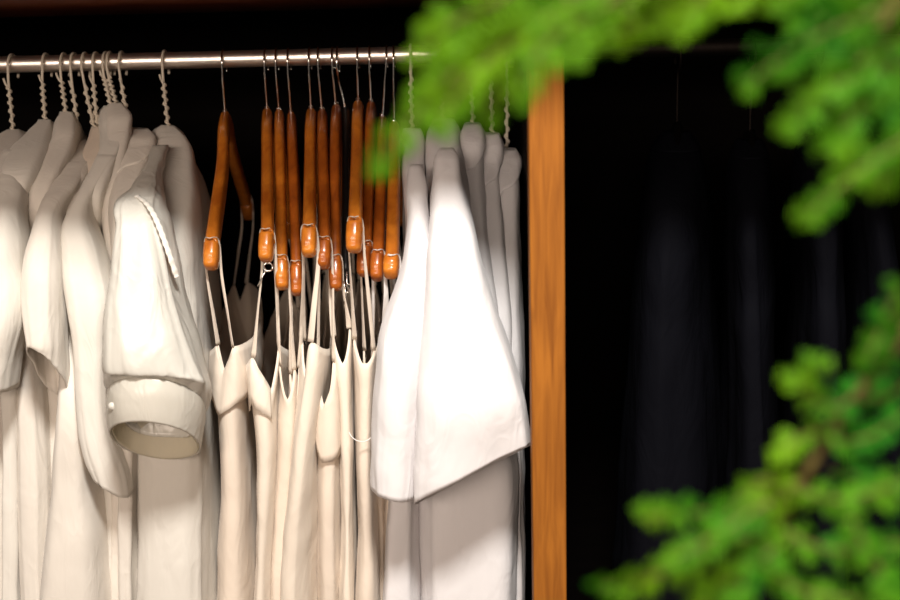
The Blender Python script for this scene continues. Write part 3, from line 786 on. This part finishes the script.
gown('black gown with a wide flaring skirt, leftmost behind the post', 'wooden hanger of the leftmost black gown', 678,
     [(132, 668, 690, .012), (150, 655, 700, .06), (190, 642, 708, .15), (240, 632, 712, .19), (330, 622, 716, .2), (450, 612, 724, .2), (600, 602, 730, .2), (1000, 590, 740, .19)], 1.0)
gown('black gown in the deepest shade, second from the post', 'wooden hanger of the second black gown from the post', 752,
     [(140, 744, 762, .012), (160, 734, 770, .07), (210, 728, 774, .16), (300, 726, 780, .18), (450, 728, 788, .18), (600, 726, 796, .18), (1000, 720, 804, .17)], 2.0)
gown('black gown with a narrow vertical fold catching light, above the middle leaf', 'wooden hanger of the black gown above the middle leaf', 820,
     [(138, 812, 830, .012), (158, 804, 842, .06), (200, 802, 850, .14), (300, 804, 856, .18), (450, 800, 862, .18), (600, 796, 868, .18), (1000, 790, 874, .17)], 3.0)
gown('black gown at the right picture edge behind the leaves', 'wooden hanger of the black gown at the right picture edge', 868,
     [(136, 860, 878, .012), (156, 854, 890, .06), (200, 856, 900, .14), (300, 864, 918, .18), (450, 870, 930, .18), (600, 872, 936, .18), (1000, 870, 946, .17)], 4.0)

# ------------------------------------------------------------------ evergreen in front
tree = thing('evergreen_tree', 'blurred bright green evergreen with feathery sprays close in front of the wardrobe', 'tree', (0.42, 0.50, 0))
tp = [(0.42, 0.50, 0.0), (0.425, 0.505, 0.5), (0.415, 0.50, 1.0), (0.42, 0.495, 1.5), (0.41, 0.50, 1.8), (0.40, 0.50, 2.05)]
tc_ = catmull(tp, 6)
mesh_obj('trunk', *sweep(tc_, [(.016 - .010*i/len(tc_),)*2 for i in range(len(tc_))], 14), M['bark'], tree)

rng = random.Random(11)
def leaflet(p, d, up, L, wd, th, V, Fc):
    s = d.cross(up).normalized(); n = s.cross(d).normalized()
    b = len(V)
    V.extend([p, p + d*L*.35 + s*wd, p + d*L*.35 - s*wd, p + d*L*.8 + s*wd*.6, p + d*L*.8 - s*wd*.6, p + d*L,
              p + d*L*.45 + n*th, p + d*L*.45 - n*th])
    t, u = b + 6, b + 7
    per = [b, b+1, b+3, b+5, b+4, b+2]
    for i in range(6):
        a, c = per[i], per[(i+1) % 6]
        Fc.append((a, c, t)); Fc.append((c, a, u))

def spray(pts, width_px, Y, parent, dens=1.0, Y2=None):
    """feathery flat spray: main stem through picture points, side twigs with scale leaves"""
    Y2 = Y if Y2 is None else Y2
    m = len(pts)
    path = [P(x, y, Y + (Y2 - Y) * i / (m-1)) for i, (x, y) in enumerate(pts)]
    path = [Vector(q) for q in catmull([tuple(p) for p in path], 8)]
    r0 = .0010
    st = mesh_obj('twig', *sweep(path, [(r0*(1-.7*i/len(path)),)*2 for i in range(len(path))], 7), M['bark'], parent)
    V, Fc = [], []
    n = len(path)
    view = (path[0] - CAM).normalized()
    tilt = Vector((rng.uniform(-.5, .5), 0, rng.uniform(-.5, .5)))
    nrm = (view + tilt).normalized()
    total = sum((path[i+1]-path[i]).length for i in range(n-1))
    W = 1.25 * width_px / F_PX * Y
    steps = int(total / .0042 * dens)
    for k in range(steps):
        f = (k + rng.random()*.6) / steps
        i = min(n-2, int(f*(n-1))); g = f*(n-1) - i
        p = path[i].lerp(path[i+1], g); t = (path[i+1] - path[i]).normalized()
        side = (1 if k % 2 else -1)
        s = t.cross(nrm).normalized() * side
        ang = R(rng.uniform(35, 60))
        d = (t*math.cos(ang) + s*math.sin(ang) + nrm * rng.uniform(-.35, .35)).normalized()
        env = math.sin(math.pi * min(1, (f*.82 + .18))) ** .7
        L = W * (.35 + .65*env) * rng.uniform(.65, 1.1)
        q = p.copy(); dd = d.copy(); step = .0032
        ns = max(2, int(L / step))
        for j in range(ns):
            ff = j / ns
            dd = (dd + t*.06 + Vector((0, 0, -.03))).normalized()
            q2 = q + dd * step
            s2 = dd.cross(nrm).normalized()
            sz = .0046 * (1.05 - .5*ff) * rng.uniform(.8, 1.2)
            for sg in (-1, 1):
                a = R(rng.uniform(25, 55))
                dl = (dd*math.cos(a) + s2*sg*math.sin(a) + nrm*rng.uniform(-.3, .3)).normalized()
                leaflet(q, dl, nrm, sz*1.25, sz*.30, .0005, V, Fc)
            leaflet(q, dd, nrm, sz*1.1, sz*.30, .0006, V, Fc)
            q = q2
    mesh_obj('foliage', V, Fc, M['leaf'], st, smooth=False)

def branch(pts, Ys, r0, r1):
    path = [P(x, y, Y) for (x, y), Y in zip(pts, Ys)]
    path = catmull([tuple(p) for p in path], 8)
    n = len(path)
    return mesh_obj('branch', *sweep(path, [(r0 + (r1-r0)*i/n,)*2 for i in range(n)], 9), M['bark'], tree)

bA = branch([(1520, -150), (1180, -130), (900, -90), (720, -55), (600, -30)], [.50, .47, .45, .44, .43], .0035, .0014)
bB = branch([(1500, 20), (1200, -40), (1000, -50), (920, -25), (880, 30)], [.50, .46, .43, .42, .42], .0030, .0014)
bC = branch([(1500, 170), (1150, 200), (960, 290), (890, 352), (820, 450), (760, 560), (730, 640)], [.50, .46, .44, .43, .43, .42, .42], .0032, .0015)
for pts, W, Y, Y2 in [
    ([(600, -30), (540, 20), (470, 60), (420, 110), (378, 165)], 34, .43, .42),
    ([(620, -20), (560, 10), (500, 50), (460, 90), (438, 128)], 40, .43, .42),
    ([(560, -40), (500, 0), (450, 25), (418, 62)], 38, .44, .43),
    ([(640, -30), (600, 10), (550, 40), (515, 95)], 40, .42, .41),
    ([(560, 10), (510, 40), (470, 60), (425, 85)], 40, .43, .43),
    ([(580, -30), (545, 20), (505, 70), (485, 118)], 34, .43, .43),
    ([(700, -50), (650, -10), (600, 25), (560, 60)], 40, .44, .43),
    ([(760, -50), (710, -20), (660, 10), (610, 38)], 38, .44, .43),
    ([(780, -60), (730, -30), (700, 0), (675, 30)], 34, .44, .43),
    ([(820, -60), (780, -40), (750, -15), (728, 6)], 30, .45, .44)]:
    spray(pts, W, Y, bA, 1.0, Y2)
for pts, W, Y, Y2 in [
    ([(960, -20), (880, 10), (810, 40), (745, 85)], 36, .43, .41),
    ([(980, 0), (900, 40), (840, 75), (785, 130)], 40, .43, .42),
    ([(990, 30), (920, 70), (860, 110), (825, 150)], 42, .43, .42),
    ([(1000, 80), (920, 130), (860, 170), (806, 218)], 26, .42, .41),
    ([(980, -40), (900, -20), (840, 10), (790, 40)], 40, .44, .43),
    ([(1000, 20), (940, 90), (900, 140), (880, 190)], 40, .43, .42),
    ([(960, -60), (880, -40), (820, -20), (770, 5)], 34, .44, .43),
    ([(990, 60), (930, 60), (880, 70), (830, 85)], 42, .43, .42)]:
    spray(pts, W, Y, bB, 1.0, Y2)
for pts, W, Y, Y2 in [
    ([(885, 355), (850, 400), (825, 405), (800, 380), (815, 362)], 26, .43, .42),
    ([(850, 420), (822, 430), (795, 440), (785, 456)], 20, .43, .42),
    ([(800, 480), (760, 510), (700, 512), (645, 518)], 24, .42, .41),
    ([(770, 540), (720, 540), (690, 560), (640, 580), (600, 588)], 26, .42, .40),
    ([(900, 345), (880, 370), (880, 330), (900, 290)], 16, .43, .42),
    ([(830, 440), (860, 440), (890, 425), (920, 400)], 26, .43, .42),
    ([(800, 490), (840, 500), (880, 490), (930, 470)], 30, .42, .41),
    ([(780, 530), (830, 550), (880, 545), (930, 540)], 32, .42, .41),
    ([(760, 560), (800, 590), (860, 600), (930, 600)], 34, .42, .41),
    ([(760, 550), (730, 580), (710, 600), (680, 630)], 34, .42, .41),
    ([(790, 500), (770, 480), (740, 500), (720, 530)], 22, .42, .41),
    ([(940, 300), (900, 320), (880, 335), (868, 360)], 14, .43, .42),
    ([(770, 500), (740, 520), (700, 545), (670, 560)], 26, .41, .40),
    ([(830, 470), (870, 480), (910, 500), (940, 520)], 30, .44, .43),
    ([(790, 540), (760, 560), (740, 590), (730, 620)], 30, .41, .40),
    ([(860, 400), (890, 395), (915, 375), (935, 350)], 24, .44, .43),
    ([(850, 520), (880, 570), (900, 600), (920, 640)], 30, .41, .40)]:
    spray(pts, W, Y, bC, 1.0, Y2)
